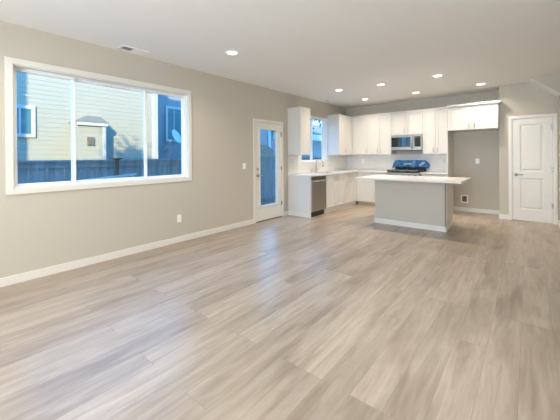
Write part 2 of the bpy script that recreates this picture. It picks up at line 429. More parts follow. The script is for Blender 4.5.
c.box(3.868, 3.926, P-0.018, P, 0, 2.034).box(4.534, 4.601, P-0.018, P, 0, 2.034).box(3.868, 4.601, P-0.018, P, 2.034, 2.092)
build('casing', c, 'trim', d, bevel=0.003)
j = MB(); j.box(3.91, 3.928, P, P+0.12, 0, 2.04).box(4.532, 4.55, P, P+0.12, 0, 2.04).box(3.928, 4.532, P, P+0.12, 2.032, 2.04)
build('jamb', j, 'trim', d)
s = panel_door(d, 3.931, 4.529, 0.012, 2.029, P-0.004, [(4.05, 4.41, 0.235, 0.855), (4.05, 4.41, 0.985, 1.915)])
lv = MB(); yy = P-0.004
lv.tube([(3.99, yy, 0.925), (3.99, yy-0.012, 0.925)], 0.031, 16).tube([(3.99, yy-0.01, 0.925), (3.99, yy-0.05, 0.925)], 0.011).tube([(3.98, yy-0.048, 0.925), (4.035, yy-0.05, 0.927), (4.10, yy-0.048, 0.922)], [0.011, 0.010, 0.008])
build('lever_handle', lv, 'nickel', s, smooth=True)
for z in (0.34, 1.03, 1.84):
    build('hinge', MB().tube([(4.531, P-0.012, z-0.045), (4.531, P-0.012, z+0.045)], 0.009).box(4.517, 4.545, P-0.0215, P-0.001, z-0.045, z+0.045), 'dark_steel', d)

# ------------------------------------------------------------------ cabinets
def mapper(face, front):
    if face == '+X': return lambda a, dd, z: (front-dd, a, z)
    return lambda a, dd, z: (a, front+dd, z)
def fbox(mb, face, front, a0, a1, d0, d1, z0, z1):
    Pm = mapper(face, front); p, q = Pm(a0, d0, z0), Pm(a1, d1, z1)
    return mb.box(p[0], q[0], p[1], q[1], p[2], q[2])
def shaker(name, parent, face, front, a0, a1, z0, z1, rail=0.057, t=0.020, rec=0.011):
    mb = MB(); Pm = mapper(face, front)
    g = 0.003; a0 += g; a1 -= g; z0 += g; z1 -= g
    fbox(mb, face, front, a0, a0+rail, 0, t, z0, z1); fbox(mb, face, front, a1-rail, a1, 0, t, z0, z1)
    fbox(mb, face, front, a0+rail, a1-rail, 0, t, z0, z0+rail); fbox(mb, face, front, a0+rail, a1-rail, 0, t, z1-rail, z1)
    fbox(mb, face, front, a0+rail, a1-rail, rec, t, z0+rail, z1-rail)
    return build(name, mb, 'white', parent, bevel=0.0015)
def pull(parent, face, front, a, z, horizontal=False, L=0.11):
    Pm = mapper(face, front); h = L/2; mb = MB()
    if horizontal:
        mb.tube([Pm(a-h, -0.030, z), Pm(a+h, -0.030, z)], 0.0055, 8)
        for s in (-h*0.75, h*0.75): mb.tube([Pm(a+s, 0.0, z), Pm(a+s, -0.030, z)], 0.0045, 8)
    else:
        mb.tube([Pm(a, -0.030, z-h), Pm(a, -0.030, z+h)], 0.0055, 8)
        for s in (-h*0.75, h*0.75): mb.tube([Pm(a, 0.0, z+s), Pm(a, -0.030, z+s)], 0.0045, 8)
    build('handle', mb, 'nickel', parent, smooth=True)

UZ0, UZ1, UD = 1.35, 2.405, 0.355
def upper(loc, label, face, front, depth, a0, a1, z0, z1, doors, crown_ends=(0, 0), crown=0.035, filler=None, name='wall_cabinet', cout=0.010):
    """doors: list of (a0, a1, handle position or None)"""
    t = thing(name, loc, label, 'cabinet', None)
    body = MB(); fbox(body, face, front, a0, a1, 0.021, depth-0.001, z0, z1)
    build('body', body, 'white', t)
    for (p, q, hd) in doors:
        dr = shaker('door', t, face, front, p, q, z0, z1)
        if hd is not None: pull(dr, face, front, hd, z0+0.105)
    if filler:
        fm = MB(); fbox(fm, face, front, filler[0], filler[1], 0.002, 0.0205, z0, z1); build('filler', fm, 'white', t)
    cm = MB(); fbox(cm, face, front, a0-crown_ends[0], a1+crown_ends[1], -cout, depth-0.001, z1+0.0005, z1+crown)
    build('crown', cm, 'white', t, bevel=0.003)
    return t

upper((0, 5.54, UZ0), 'tall narrow white wall cabinet between glazed door and kitchen window', '+X', UD, UD, 5.345, 5.738, UZ0, UZ1-0.01, [(5.345, 5.738, None)], crown=0.012, cout=0.0)
upper((0, 7.40, UZ0), 'white corner wall cabinet right of the kitchen window', '+X', UD, UD, 7.085, 7.83, UZ0, UZ1, [(7.085, 7.48, 7.40)], filler=(7.481, 7.832), crown=0.012, cout=0.0)
BY = D-UD
upper((0.6, D, UZ0), 'single-door white wall cabinet at left end of the back row', '-Y', BY, UD, 0.357, 0.818, UZ0, UZ1, [(0.405, 0.818, 0.775)], filler=(0.357, 0.404))
upper((1.13, D, UZ0), 'white two-door wall cabinet just left of the microwave', '-Y', BY, UD, 0.819, 1.447, UZ0, UZ1, [(0.819, 1.133, 1.090), (1.133, 1.447, 1.176)])
upper((1.82, D, 1.835), 'short white two-door wall cabinet above the microwave', '-Y', BY, UD, 1.448, 2.195, 1.838, UZ1, [(1.448, 1.8215, 1.778), (1.8215, 2.195, 1.865)])
upper((2.48, D, UZ0), 'white two-door wall cabinet between microwave and refrigerator alcove', '-Y', BY, UD, 2.196, 2.773, UZ0, UZ1, [(2.196, 2.4845, 2.441), (2.4845, 2.773, 2.528)])
FY = 7.53
ft = upper((3.25, D, 1.862), 'deep white two-door cabinet above the empty refrigerator alcove', '-Y', FY, D-FY, 2.800, 3.712, 1.862, 2.375, [(2.800, 3.256, 3.205), (3.256, 3.712, 3.307)], crown_ends=(0.004, 0.045), crown=0.045, cout=0.035)
tag(build('refrigerator_end_panel', MB().box(2.775, 2.797, FY, D, 0, 2.375), 'white'), 'tall thin white end panel on the left side of the refrigerator alcove', 'panel')

CT = 0.914; BT = CT-0.030; BX = 0.61
def base_unit(loc, label, face, front, depth, a0, a1, doors, drawers=(), filler=None, top=BT-0.001):
    t = thing('base_cabinet', loc, label, 'cabinet')
    body = MB(); fbox(body, face, front, a0, a1, 0.021, depth-0.012, 0.10, top)
    build('body', body, 'white', t)
    k = MB(); fbox(k, face, front, (filler[0]-0.052 if filler and filler[0] < a0 else a0), (filler[1]+0.055 if filler and filler[1] > a1 else a1), 0.050, 0.065, 0.0, 0.099); build('toe_kick', k, 'trim' if face == '+X' else 'toekick', t)
    for (p, q, z0, z1, hd) in doors:
        dr = shaker('door', t, face, front, p, q, z0, z1)
        if hd is not None: pull(dr, face, front, hd, z1-0.105)
    for (p, q, z0, z1) in drawers:
        dr = shaker('drawer', t, face, front, p, q, z0, z1, rail=0.045)
        pull(dr, face, front, (p+q)/2, (z0+z1)/2, True)
    if filler:
        fm = MB(); fbox(fm, face, front, filler[0], filler[1], 0.002, 0.0205, 0.10, BT-0.004); build('filler', fm, 'white', t)
    return t
zt = BT-0.006
ep = thing('base_end_panel', (0.3, 5.355, 0), 'white end panel of the sink counter, beside the glazed door', 'panel')
build('panel', MB().box(0.001, 0.605, 5.348, 5.366, 0, BT-0.001), 'white', ep)
build('base_trim', MB().box(0.015, 0.56, 5.335, 5.3475, 0, 0.092), 'trim', ep, bevel=0.003)
base_unit((0.3, 6.43, 0), 'white two-door sink base cabinet right of the dishwasher', '+X', BX, BX, 5.973, 6.888, [(5.973, 6.43, 0.105, zt, 6.385), (6.43, 6.888, 0.105, zt, 6.475)], top=0.68)
base_unit((0.3, 7.12, 0), 'narrow white base cabinet with one drawer in the kitchen corner', '+X', BX, BX, 6.889, 7.345, [(6.889, 7.345, 0.105, zt-0.165, 6.935)], [(6.889, 7.345, zt-0.160, zt)], filler=(7.346, 7.578))
base_unit((1.04, D, 0), 'white two-door base cabinet left of the range', '-Y', D-0.61, 0.61, 0.612, 1.444, [(0.70, 1.072, 0.105, zt, 1.03), (1.072, 1.444, 0.105, zt, 1.115)], filler=(0.612, 0.699))
base_unit((2.49, D, 0), 'white two-door base cabinet right of the range', '-Y', D-0.61, 0.61, 2.214, 2.774, [(2.214, 2.494, 0.105, zt, 2.45), (2.494, 2.774, 0.105, zt, 2.54)])

# dishwasher
dw = thing('dishwasher', (0.3, 5.67, 0), 'stainless steel dishwasher under the counter beside the white end panel', 'dishwasher')
build('body', MB().box(0.03, 0.575, 5.370, 5.969, 0.10, BT-0.003), 'dark_steel', dw)
dd = build('door', MB().box(0.576, 0.622, 5.371, 5.968, 0.125, 0.800), 'steel', dw, bevel=0.004)
build('control_strip', MB().box(0.576, 0.616, 5.371, 5.968, 0.803, 0.872), 'dark_steel', dw, bevel=0.003)
hh = MB(); hh.tube([(0.658, 5.40, 0.775), (0.658, 5.94, 0.775)], 0.012, 12)
for yy in (5.43, 5.91): hh.tube([(0.622, yy, 0.775), (0.658, yy, 0.775)], 0.009, 8)
build('handle', hh, 'steel', dd, smooth=True)
build('toe_kick', MB().box(0.535, 0.555, 5.370, 5.969, 0.0, 0.099), 'black', dw)

# countertops
sk = (0.13, 0.53, 6.08, 6.80)              # sink cut-out x0,x1,y0,y1
ct = MB()
ct.box(0.0, sk[0], 5.335, D, BT, CT).box(sk[1], 0.637, 5.335, 7.553, BT, CT).box(sk[0], sk[1], 5.335, sk[2], BT, CT).box(sk[0], sk[1], sk[3], D, BT, CT).box(sk[1], 1.446, 7.553, D, BT, CT)
tag(build('countertop', ct, 'quartz'), 'white quartz corner countertop around the kitchen sink', 'countertop')
tag(build('countertop', MB().box(2.212, 2.774, 7.553, D, BT, CT), 'quartz', bevel=0.002), 'short white quartz countertop right of the range', 'countertop')
tg = thing('kitchen_sink', (0.33, 6.44, 0.7), 'undermount stainless sink set in the counter below the window', 'sink')
b = MB(); x0, x1, y0, y1 = sk; zb, ztp, e = 0.70, BT-0.0005, 0.006
b.box(x0-e, x1+e, y0-e, y1+e, zb-0.006, zb).box(x0-e, x0, y0-e, y1+e, zb, ztp).box(x1, x1+e, y0-e, y1+e, zb, ztp).box(x0, x1, y0-e, y0, zb, ztp).box(x0, x1, y1, y1+e, zb, ztp)
build('basin', b, 'steel', tg)
build('drain', MB().lathe([(0.0, 0.002), (0.035, 0.002), (0.045, 0.0005)], (0.33, 6.44, zb)), 'dark_steel', tg, solid=False)
fa = thing('kitchen_faucet', (0.075, 6.40, CT), 'tall gooseneck pull-down faucet behind the sink', 'faucet')
n = MB(); n.lathe([(0.0, 0.0), (0.028, 0.0), (0.028, 0.008), (0.020, 0.014), (0.018, 0.09), (0.014, 0.10)], (0.075, 6.40, CT))
arc = [(0.075, 6.40, CT+0.09), (0.075, 6.40, CT+0.24)]
for i in range(1, 12):
    a = math.pi*i/12; arc.append((0.075+0.085*(1-math.cos(a)), 6.40+0.02*(1-math.cos(a)), CT+0.24+0.085*math.sin(a)))
arc.append((0.246, 6.441, CT+0.22))
n.tube(arc, 0.0125, 10)
build('spout', n, 'nickel', fa, smooth=True)
build('spray_head', MB().tube([(0.246, 6.441, CT+0.225), (0.248, 6.441, CT+0.20), (0.250, 6.442, CT+0.14)], [0.014, 0.017, 0.019], 12), 'nickel', fa, smooth=True)
build('lever', MB().tube([(0.08, 6.42, CT+0.06), (0.09, 6.45, CT+0.065), (0.11, 6.50, CT+0.085)], [0.011, 0.008, 0.006], 8), 'nickel', fa, smooth=True)
sp = thing('soap_dispenser', (0.075, 6.18, CT), 'small metal soap pump on the counter left of the faucet', 'dispenser')
build('body', MB().lathe([(0.0, 0), (0.020, 0), (0.020, 0.01), (0.013, 0.015), (0.012, 0.055), (0.0, 0.06)], (0.075, 6.18, CT)), 'nickel', sp, smooth=True)
build('nozzle', MB().tube([(0.075, 6.18, CT+0.055), (0.09, 6.18, CT+0.068), (0.125, 6.18, CT+0.060)], 0.006, 8), 'nickel', sp, smooth=True)

# backsplash
bs = MB()
bs.box(0.0005, 0.009, 5.345, W2o[0]-0.002, CT+0.001, UZ0-0.001).box(0.0005, 0.009, W2o[0]-0.002, W2o[1]+0.002, CT+0.001, W2o[2]-0.001).box(0.0005, 0.009, W2o[1]+0.002, D-0.0095, CT+0.001, UZ0-0.001)
struct(build('trim_1', bs, 'tile'), 'pale tile backsplash on the left kitchen wall below the window')['category'] = 'backsplash'
struct(build('trim_2', MB().box(0.0095, 2.774, D-0.009, D-0.0005, CT+0.001, UZ0-0.001), 'tile'), 'pale tile backsplash on the back kitchen wall behind the range')['category'] = 'backsplash'

# outlets and switches
def plate(face, front, a, z, label, kind='outlet', group=None):
    Pm = mapper(face, front); p = Pm(a, 0, z)
    t = thing('wall_outlet' if kind == 'outlet' else 'light_switch', p, label, 'outlet' if kind == 'outlet' else 'switch', group)
    mb = MB(); fbox(mb, face, front, a-0.036, a+0.036, -0.006, -0.0003, z-0.058, z+0.058); build('plate', mb, 'plate', t, bevel=0.002)
    if kind == 'outlet':
        for s in (-0.022, 0.022):
            mb = MB(); fbox(mb, face, front, a-0.016, a+0.016, -0.0085, -0.0055, z+s-0.014, z+s+0.014); r = build('receptacle', mb, 'plate', t, bevel=0.001)
            mb = MB()
            for q in (-0.007, 0.005): fbox(mb, face, front, a+q, a+q+0.002, -0.009, -0.0083, z+s-0.003, z+s+0.006)
            build('slot', mb, 'slot', r)
    else:
        mb = MB(); fbox(mb, face, front, a-0.016, a+0.016, -0.010, -0.0055, z-0.033, z+0.033); build('rocker', mb, 'plate', t, bevel=0.002)
plate('+X', 0, 2.60, 0.370, 'white wall outlet low on the left wall right of the big window')
plate('+X', 0, 3.99, 1.142, 'white light switch on the left wall just left of glazed door', 'switch')
plate('-Y', D, 3.28, 1.18, 'white wall outlet high on the alcove wall')
plate('-Y', D-0.009, 0.52, 1.165, 'white outlet on the tile backsplash left of the range')
plate('-Y', D-0.009, 2.53, 1.165, 'white outlet on the tile backsplash right of the range')
ib = thing('water_supply_box', (3.02, D, 0.29), 'white recessed water supply box low on the alcove wall', 'supply box')
fr = MB(); q = 0.026
fr.box(2.945, 3.095, D-0.014, D-0.0003, 0.20, 0.20+q).box(2.945, 3.095, D-0.014, D-0.0003, 0.385-q, 0.385).box(2.945, 2.945+q, D-0.014, D-0.0003, 0.20+q, 0.385-q).box(3.095-q, 3.095, D-0.014, D-0.0003, 0.20+q, 0.385-q)
build('frame', fr, 'plate', ib)
build('recess', MB().box(2.945+q, 3.095-q, D-0.004, D-0.0003, 0.20+q, 0.385-q), mat('box_recess_grey', (0.16, 0.14, 0.12), 0.7), ib)
build('valve', MB().tube([(3.03, D-0.004, 0.32), (3.03, D-0.03, 0.32)], 0.012).tube([(3.03, D-0.015, 0.32), (3.03, D-0.015, 0.36)], 0.008), 'slot', ib)

# microwave
mw = thing('microwave', (1.82, D, 1.44), 'stainless over-the-range microwave under the short wall cabinet', 'microwave')
MF = 7.79
build('body', MB().box(1.452, 2.191, MF+0.03, D-0.010, 1.447, 1.834), 'dark_steel', mw)
dr = build('door', MB().box(1.452, 1.995, MF, MF+0.029, 1.452, 1.832), 'steel', mw, bevel=0.004)
build('window', MB().box(1.470, 1.930, MF-0.003, MF+0.004, 1.535, 1.775), 'blackglass', dr)
hb = MB(); hb.tube([(1.968, MF-0.04, 1.50), (1.968, MF-0.045, 1.64), (1.968, MF-0.04, 1.79)], 0.013, 10)
for z in (1.515, 1.775): hb.tube([(1.968, MF, z), (1.968, MF-0.04, z)], 0.009, 8)
build('handle', hb, 'steel', dr, smooth=True)
pn = build('control_panel', MB().box(1.997, 2.191, MF+0.001, MF+0.029, 1.452, 1.832), 'steel', mw, bevel=0.003)
build('keypad', MB().box(2.025, 2.168, MF-0.001, MF+0.002, 1.535, 1.785), 'blackglass', pn)
build('display', MB().box(2.045, 2.15, MF-0.0025, MF-0.0012, 1.735, 1.765), mat('display_blue', (0.03, 0.07, 0.10), 0.2), pn)
build('vent_grille', MB().box(1.47, 2.17, MF+0.035, MF+0.30, 1.438, 1.446), 'black', mw)

# range with blue protective film
rg = thing('range', (1.83, 7.85, 0), 'stainless range against the back wall, behind the island', 'range')
RF = 7.52; RX0, RX1 = 1.452, 2.206
build('body', MB().box(RX0, RX1, RF+0.045, D-0.012, 0.02, 0.900), 'steel', rg)
od = build('oven_door', MB().box(RX0+.004, RX1-.004, RF+0.005, RF+0.044, 0.19, 0.745), 'steel', rg, bevel=0.005)
build('oven_window', MB().box(RX0+.10, RX1-.10, RF+0.002, RF+0.008, 0.32, 0.62), 'blackglass', od)
hb = MB(); hb.tube([(RX0+.06, RF-0.04, 0.705), (RX1-.06, RF-0.04, 0.705)], 0.013, 12)
for x in (RX0+.09, RX1-.09): hb.tube([(x, RF+.006, 0.705), (x, RF-0.04, 0.705)], 0.009, 8)
build('handle', hb, 'steel', od, smooth=True)
build('drawer', MB().box(RX0+.004, RX1-.004, RF+0.005, RF+0.044, 0.035, 0.185), 'steel', rg, bevel=0.004)
cp = build('control_panel', MB().box(RX0, RX1, RF, RF+0.046, 0.752, 0.905), 'steel', rg, bevel=0.006)
for i in range(5):
    x = RX0+0.09+i*0.1435
    build('knob', MB().tube([(x, RF+0.001, 0.83), (x, RF-0.03, 0.83)], [0.022, 0.018], 14), 'black', cp)
build('cooktop', MB().box(RX0-0.002, RX1+0.002, RF-0.006, D-0.09, 0.901, 0.922), 'blackglass', rg, bevel=0.004)
gt = MB()
for x in (RX0+.03, RX0+.25, RX0+.375, RX0+.50, RX1-.03):
    gt.box(x-.007, x+.007, RF+.08, RF+.48, 0.948, 0.962)
    for y in (RF+.09, RF+.47): gt.box(x-.007, x+.007, y-.007, y+.007, 0.922, 0.948)
for y in (RF+.085, RF+.18, RF+.28, RF+.38, RF+.475): gt.box(RX0+.03, RX1-.03, y-.007, y+.007, 0.949, 0.961)
build('grate', gt, 'black', rg)
for (x, y) in ((RX0+.17, RF+.17), (RX1-.17, RF+.17), (RX0+.17, RF+.42), (RX1-.17, RF+.42)):
    build('burner', MB().lathe([(0, 0.020), (0.035, 0.020), (0.045, 0.008), (0.055, 0)], (x, y, 0.922)), 'black', rg, solid=False)
bgd = build('backguard', MB().box(RX0, RX1, D-0.085, D-0.012, 0.901, 1.165), 'black', rg, bevel=0.006)
# film: a sheet draped over the backguard, hanging in front and at both ends
fm = MB(); NX, NV = 40, 16
prof = []                                  # (y, z) from the back over the top and down the front
for i in range(NV+1):
    t = i/NV
    if t < 0.2: prof.append((D-0.016-0.0*t, 1.12+0.06*t/0.2))
    elif t < 0.45: u = (t-0.2)/0.25; prof.append((D-0.016-0.105*u, 1.18+0.012*math.sin(u*math.pi)))
    else: u = (t-0.45)/0.55; prof.append((D-0.121-0.02*u, 1.18-0.155*u))
rows = []
for i in range(NX+1):
    s = i/NX; x = RX0-0.05 + s*(RX1-RX0+0.13)
    e = min(s, 1-s)/0.10; dz = 0
    if s < 0.06: dz = -0.11*(1-s/0.06)
    if s > 0.90: dz = -0.09*((s-0.90)/0.10)
    row = []
    for k, (y, z) in enumerate(prof):
        w_ = 0.010*math.sin(s*23+k*0.7)*(k/NV) + 0.006*math.sin(s*51+k)
        low = max(0, k-8)/8
        row.append(fm.bm.verts.new((x+0.012*math.sin(k*1.3+s*9)*low, min(D-0.0105, y-abs(w_)*1.2*(k > 3)), z+dz*(0.35+0.65*(1-low)) + w_*0.7 + (0.012*math.sin(s*17) if k == NV else 0))))
    rows.append(row)
for i in range(NX):
    for k in range(NV): fm.bm.faces.new((rows[i][k], rows[i+1][k], rows[i+1][k+1], rows[i][k+1]))
film = tag(build('protective_film', fm, 'blue_film', smooth=True, solid=False, origin=(1.83, 8.1, 1.1)), 'bright blue crinkled plastic film draped over the back of the range', 'plastic film')
film.modifiers.new('thickness', 'SOLIDIFY').thickness = 0.002
build('painted_glint', MB().box(1.70, 1.90, D-0.178, D-0.166, 1.09, 1.12), 'film_glint', film, bevel=0.003)  # pale patch standing in for the gloss highlight on the film
# protective sleeve lying along the front edge of the cooktop
sl = MB(); pts = []
for i in range(25):
    s = i/24; pts.append((RX0-0.015+s*(RX1-RX0-0.02), RF+0.035+0.008*math.sin(i*1.1), 0.945+0.007*math.sin(i*0.9)))
sl.tube(pts, [0.020+0.003*math.sin(i*1.7) for i in range(25)], 10)
tag(build('foam_sleeve', sl, mat('charcoal_packing_foam', (0.10, 0.11, 0.115), 0.4), smooth=True, origin=pts[0]), 'charcoal packing strip along the front edge of the range top', 'packing strip')

# ------------------------------------------------------------------ island
IX0, IX1, IY0, IY1 = 1.838, 3.083, 5.784, 6.47
isl = thing('kitchen_island', ((IX0+IX1)/2, 6.1, 0), 'kitchen island base with grey painted front wall and white baseboard', 'island')
build('knee_wall', MB().box(IX0, IX1-0.012, IY0, IY0+0.11, 0, 0.868), 'wall', isl)
build('cabinet_body', MB().box(IX0+0.02, IX1-0.018, IY0+0.111, IY1-0.02, 0.10, 0.868), 'white', isl)
build('end_panel', MB().box(IX1-0.018, IX1-0.001, IY0+0.112, IY1, 0.0, 0.868), 'white', isl)
build('end_panel', MB().box(IX0+0.001, IX0+0.019, IY0+0.112, IY1, 0.0, 0.868), 'white', isl)
bb = MB(); bb.box(IX0-0.013, IX1+0.002, IY0-0.013, IY0, 0, 0.092).box(IX1-0.001, IX1+0.012, IY0, IY1, 0, 0.092).box(IX0-0.013, IX0, IY0, IY1, 0, 0.092)
build('baseboard', bb, 'trim', isl, bevel=0.003)
build('apron', MB().box(IX0-0.010, IX1+0.004, IY0-0.012, IY0, 0.825, 0.868), 'wall', isl, bevel=0.002)
for k in range(3):
    xa = IX0+0.02+k*(IX1-IX0-0.04)/3; xb = xa+(IX1-IX0-0.04)/3
    q = MB().box(xa+.002, xb-.002, IY1-0.0195, IY1, 0.105, 0.862); build('door', q, 'white', isl)
tag(build('island_countertop', MB().box(1.57, 3.365, 5.45, 6.56, 0.869, 0.900), 'quartz', bevel=0.003), 'large white quartz slab overhanging the kitchen island', 'countertop')

# ------------------------------------------------------------------ ceiling fixtures
def recessed(x, y, label):
    t = thing('ceiling_light', (x, y, H), label, 'ceiling light', 'recessed ceiling lights')
    build('trim_ring', MB().lathe([(0.066, -0.001), (0.070, -0.010), (0.088, -0.007), (0.092, -0.0003)], (x, y, H), 28), 'ceiling', t, smooth=True, solid=False)
    build('lens', MB().lathe([(0.0005, -0.012), (0.03, -0.0115), (0.055, -0.009), (0.067, -0.004)], (x, y, H), 28), 'lens', t, smooth=True, solid=False)
    l = area('recessed_lamp', (x, y, H-0.016), (0, 0, -1), 0.12, 0.12, LAMP_POWER*(1.25 if y > 5 else 1.0), LAMP_COLOR, 'DISK')
LT = [(1.08, 2.753, 'round recessed light alone in the living room ceiling, near the vent'),
      (1.04, 5.82, 'round recessed ceiling light nearest the sink cabinets, front kitchen row'),
      (1.92, 5.92, 'round recessed ceiling light over the left side of the island'),
      (2.94, 5.93, 'round recessed ceiling light over the right side of the island'),
      (1.03, 7.18, 'round recessed ceiling light in the back row, by the kitchen corner'),
      (2.23, 7.20, 'round recessed ceiling light in the back row, in front of the microwave'),
      (3.45, 7.21, 'round recessed ceiling light in front of the refrigerator alcove cabinet'),
      (0.97, 0.62, 'recessed ceiling light out of frame above the big window')]
for x, y, lb in LT: recessed(x, y, lb)
recessed(4.3, 1.6, 'added ceiling light out of frame above the camera')  # this and the next two are extra unseen lamps added for light
recessed(4.3, -1.0, 'added ceiling light out of frame behind the camera')
recessed(1.6, -1.6, 'added ceiling light out of frame at the rear of the room')

cv = thing('ceiling_vent', (0.175, 1.84, H), 'white rectangular ceiling vent near the left wall above the big window', 'vent')
x0, x1, y0, y1 = 0.088, 0.262, 1.665, 2.010; q = 0.024
f = MB(); f.box(x0, x1, y0, y0+q, H-0.008, H-0.0003).box(x0, x1, y1-q, y1, H-0.008, H-0.0003).box(x0, x0+q, y0+q, y1-q, H-0.008, H-0.0003).box(x1-q, x1, y0+q, y1-q, H-0.008, H-0.0003).box(x0+q, x1-q, 1.825, 1.845, H-0.008, H-0.0003)
build('frame', f, 'plate', cv)
build('duct', MB().box(x0+q, x1-q, y0+q, y1-q, H-0.0022, H-0.0003), 'slot', cv)
for half, sg in ((0, 1), (1, -1)):
    ya, yb = ((y0+q, 1.825), (1.845, y1-q))[half]
    n = 7
    for i in range(n):
        yc = ya+(i+0.5)*(yb-ya)/n; dy = 0.007*sg
        b = MB().prism([(x0+q, yc-dy-0.001, H-0.0085), (x0+q, yc-dy+0.001, H-0.0085), (x0+q, yc+dy+0.001, H-0.0025), (x0+q, yc+dy-0.001, H-0.0025)], (x1-x0-2*q, 0, 0))
        build('louver', b, 'plate', cv)
ev = thing('exhaust_vent', (0.19, 6.76, H), 'small dark round vent in the kitchen ceiling above the window', 'vent')
build('rim', MB().lathe([(0.050, -0.002), (0.055, -0.008), (0.085, -0.006), (0.09, -0.0003)], (0.19, 6.76, H), 24), 'plate', ev, smooth=True, solid=False)
build('grille', MB().lathe([(0.0005, -0.004), (0.051, -0.003)], (0.19, 6.76, H), 24), 'slot', ev, solid=False)

# ------------------------------------------------------------------ outside
GZ = -0.45
struct(build('ground', MB().box(-30, -T, -15, 40, GZ-0.2, GZ), 'ground'), 'dark bark ground of the side yard')
# low roof of the house, plus unseen boxes added to block the sun
struct(build('rear_sun_blocker', MB().box(XF+0.2, XF+0.36, -8.0, YB-T-0.02, GZ, 5.0), 'siding'), 'added wall behind the house, an unseen sun blocker')  # added to keep direct sun out of the rear window
struct(build('upper_sun_blocker', MB().box(-T, 4.5, 0.85, 9.8, 3.061, 7.0).box(-T, 4.5, 9.8005, 18.0, GZ, 5.4), 'siding'), 'added boxes above the house, an unseen sun blocker')  # invented masses, sized to shade the fence and farther houses
struct(build('wing_sun_blocker', MB().box(-T, 0.55, -5.2, -3.35, GZ, 6.6), 'siding'), 'added block at the rear, an unseen sun blocker')  # invented mass, placed for the shadow edge on the cream house
struct(build('roof', MB().box(-T-0.02, XF+T, YB-0.5, D+T, 2.995, 3.06), 'shingle'), 'low roof over the ground floor')

def siding_x(x, y0, y1, z0, z1, m, parent, step=0.125, name='siding'):
    """lap siding on a wall facing +x: each board leans out at its foot"""
    mb = MB(); z = z0
    while z < z1-1e-4:
        zt_ = min(z+step, z1)
        mb.prism([(x, y0, z), (x+0.010, y0, z), (x+0.003, y0, zt_), (x, y0, zt_)], (0, y1-y0, 0)); z = zt_
    return build(name, mb, m, parent)
def siding_y(y, x0, x1, z0, z1, m, parent, step=0.135, sg=1, name='siding'):
    mb = MB(); z = z0
    while z < z1-1e-4:
        zt_ = min(z+step, z1)
        mb.prism([(x0, y, z), (x0, y+sg*0.016, z), (x0, y+sg*0.004, zt_), (x0, y, zt_)], (x1-x0, 0, 0)); z = zt_
    return build(name, mb, m, parent)
def ext_window(parent, x, y0, y1, z0, z1, split=None, tw=0.09):
    t = MB(); t.box(x, x+0.04, y0, y0+tw, z0, z1).box(x, x+0.04, y1-tw, y1, z0, z1).box(x, x+0.04, y0+tw, y1-tw, z0, z0+tw).box(x, x+0.04, y0+tw, y1-tw, z1-tw, z1)
    if split: t.box(x, x+0.035, split-0.02, split+0.02, z0+tw, z1-tw)
    f = build('window', t, 'ext_trim', parent)
    build('pane', MB().box(x+0.017, x+0.022, y0+tw, y1-tw, z0+tw, z1-tw), 'ext_glass', f)
    return f

h1 = thing('neighbour_house', (-6, 2.5, GZ), 'cream house with lap siding and a small bump-out, beyond the fence', 'house')
build('wall', MB().box(-9.2, -6.0, -6, 5.30, GZ, 4.4), 'siding', h1)
siding_x(-6.0, -6, 5.27, GZ, 4.4, 'siding', h1)
build('corner_trim', MB().box(-6.0, -5.97, 5.27, 5.38, GZ, 4.4).box(-6.11, -5.97, 5.3805, 5.41, GZ, 4.4), 'ext_trim', h1)
build('downspout', MB().box(-6.06, -5.98, 5.43, 5.50, GZ, 4.4), 'ext_trim', h1)
build('roof', MB().prism([(-5.75, -6.3, 4.41), (-5.75, -6.3, 4.52), (-7.6, -6.3, 5.3), (-9.45, -6.3, 4.52), (-9.45, -6.3, 4.41)], (0, 11.9, 0)), 'shingle', h1)
ext_window(h1, -5.98, 1.28, 2.04, 1.87, 2.71, split=1.72)
bo = siding_x(-5.5, 2.87, 3.56, GZ, 2.30, 'siding', h1, name='bump_out')
build('bump_out_body', MB().box(-5.985, -5.502, 2.87, 3.56, GZ, 2.34), 'siding', h1)
siding_y(3.56, -5.985, -5.50, GZ, 2.34, 'siding', h1, name='bump_out_side')
build('bump_out_corner', MB().box(-5.56, -5.47, 3.577, 3.60, GZ, 2.34).box(-5.485, -5.46, 3.50, 3.576, GZ, 2.34), 'ext_trim', h1)
build('fascia', MB().box(-5.46, -5.42, 2.84, 3.64, 2.24, 2.33), 'ext_trim', h1)
hip = MB()
q0, q1, q2, q3 = (-5.41, 2.80, 2.341), (-5.41, 3.66, 2.341), (-5.985, 3.66, 2.341), (-5.985, 2.80, 2.341); e0, e1 = (-5.985, 3.25, 2.58), (-5.985, 3.62, 2.58)
hip.poly([q0, q1, e1, e0]).poly([q1, q2, e1]).poly([q0, e0, q3]).poly([q0, q3, q2, q1]).poly([q3, e0, e1, q2])
bmesh.ops.remove_doubles(hip.bm, verts=hip.bm.verts, dist=1e-5)
build('bump_out_roof', hip, 'shingle', h1)
build('vent_hood', MB().box(-5.49, -5.43, 3.11, 3.27, 1.68, 1.91).box(-5.45, -5.41, 3.13, 3.19, 1.70, 1.88), mat('vent_hood_tan', (0.13, 0.11, 0.09), 0.6), h1)

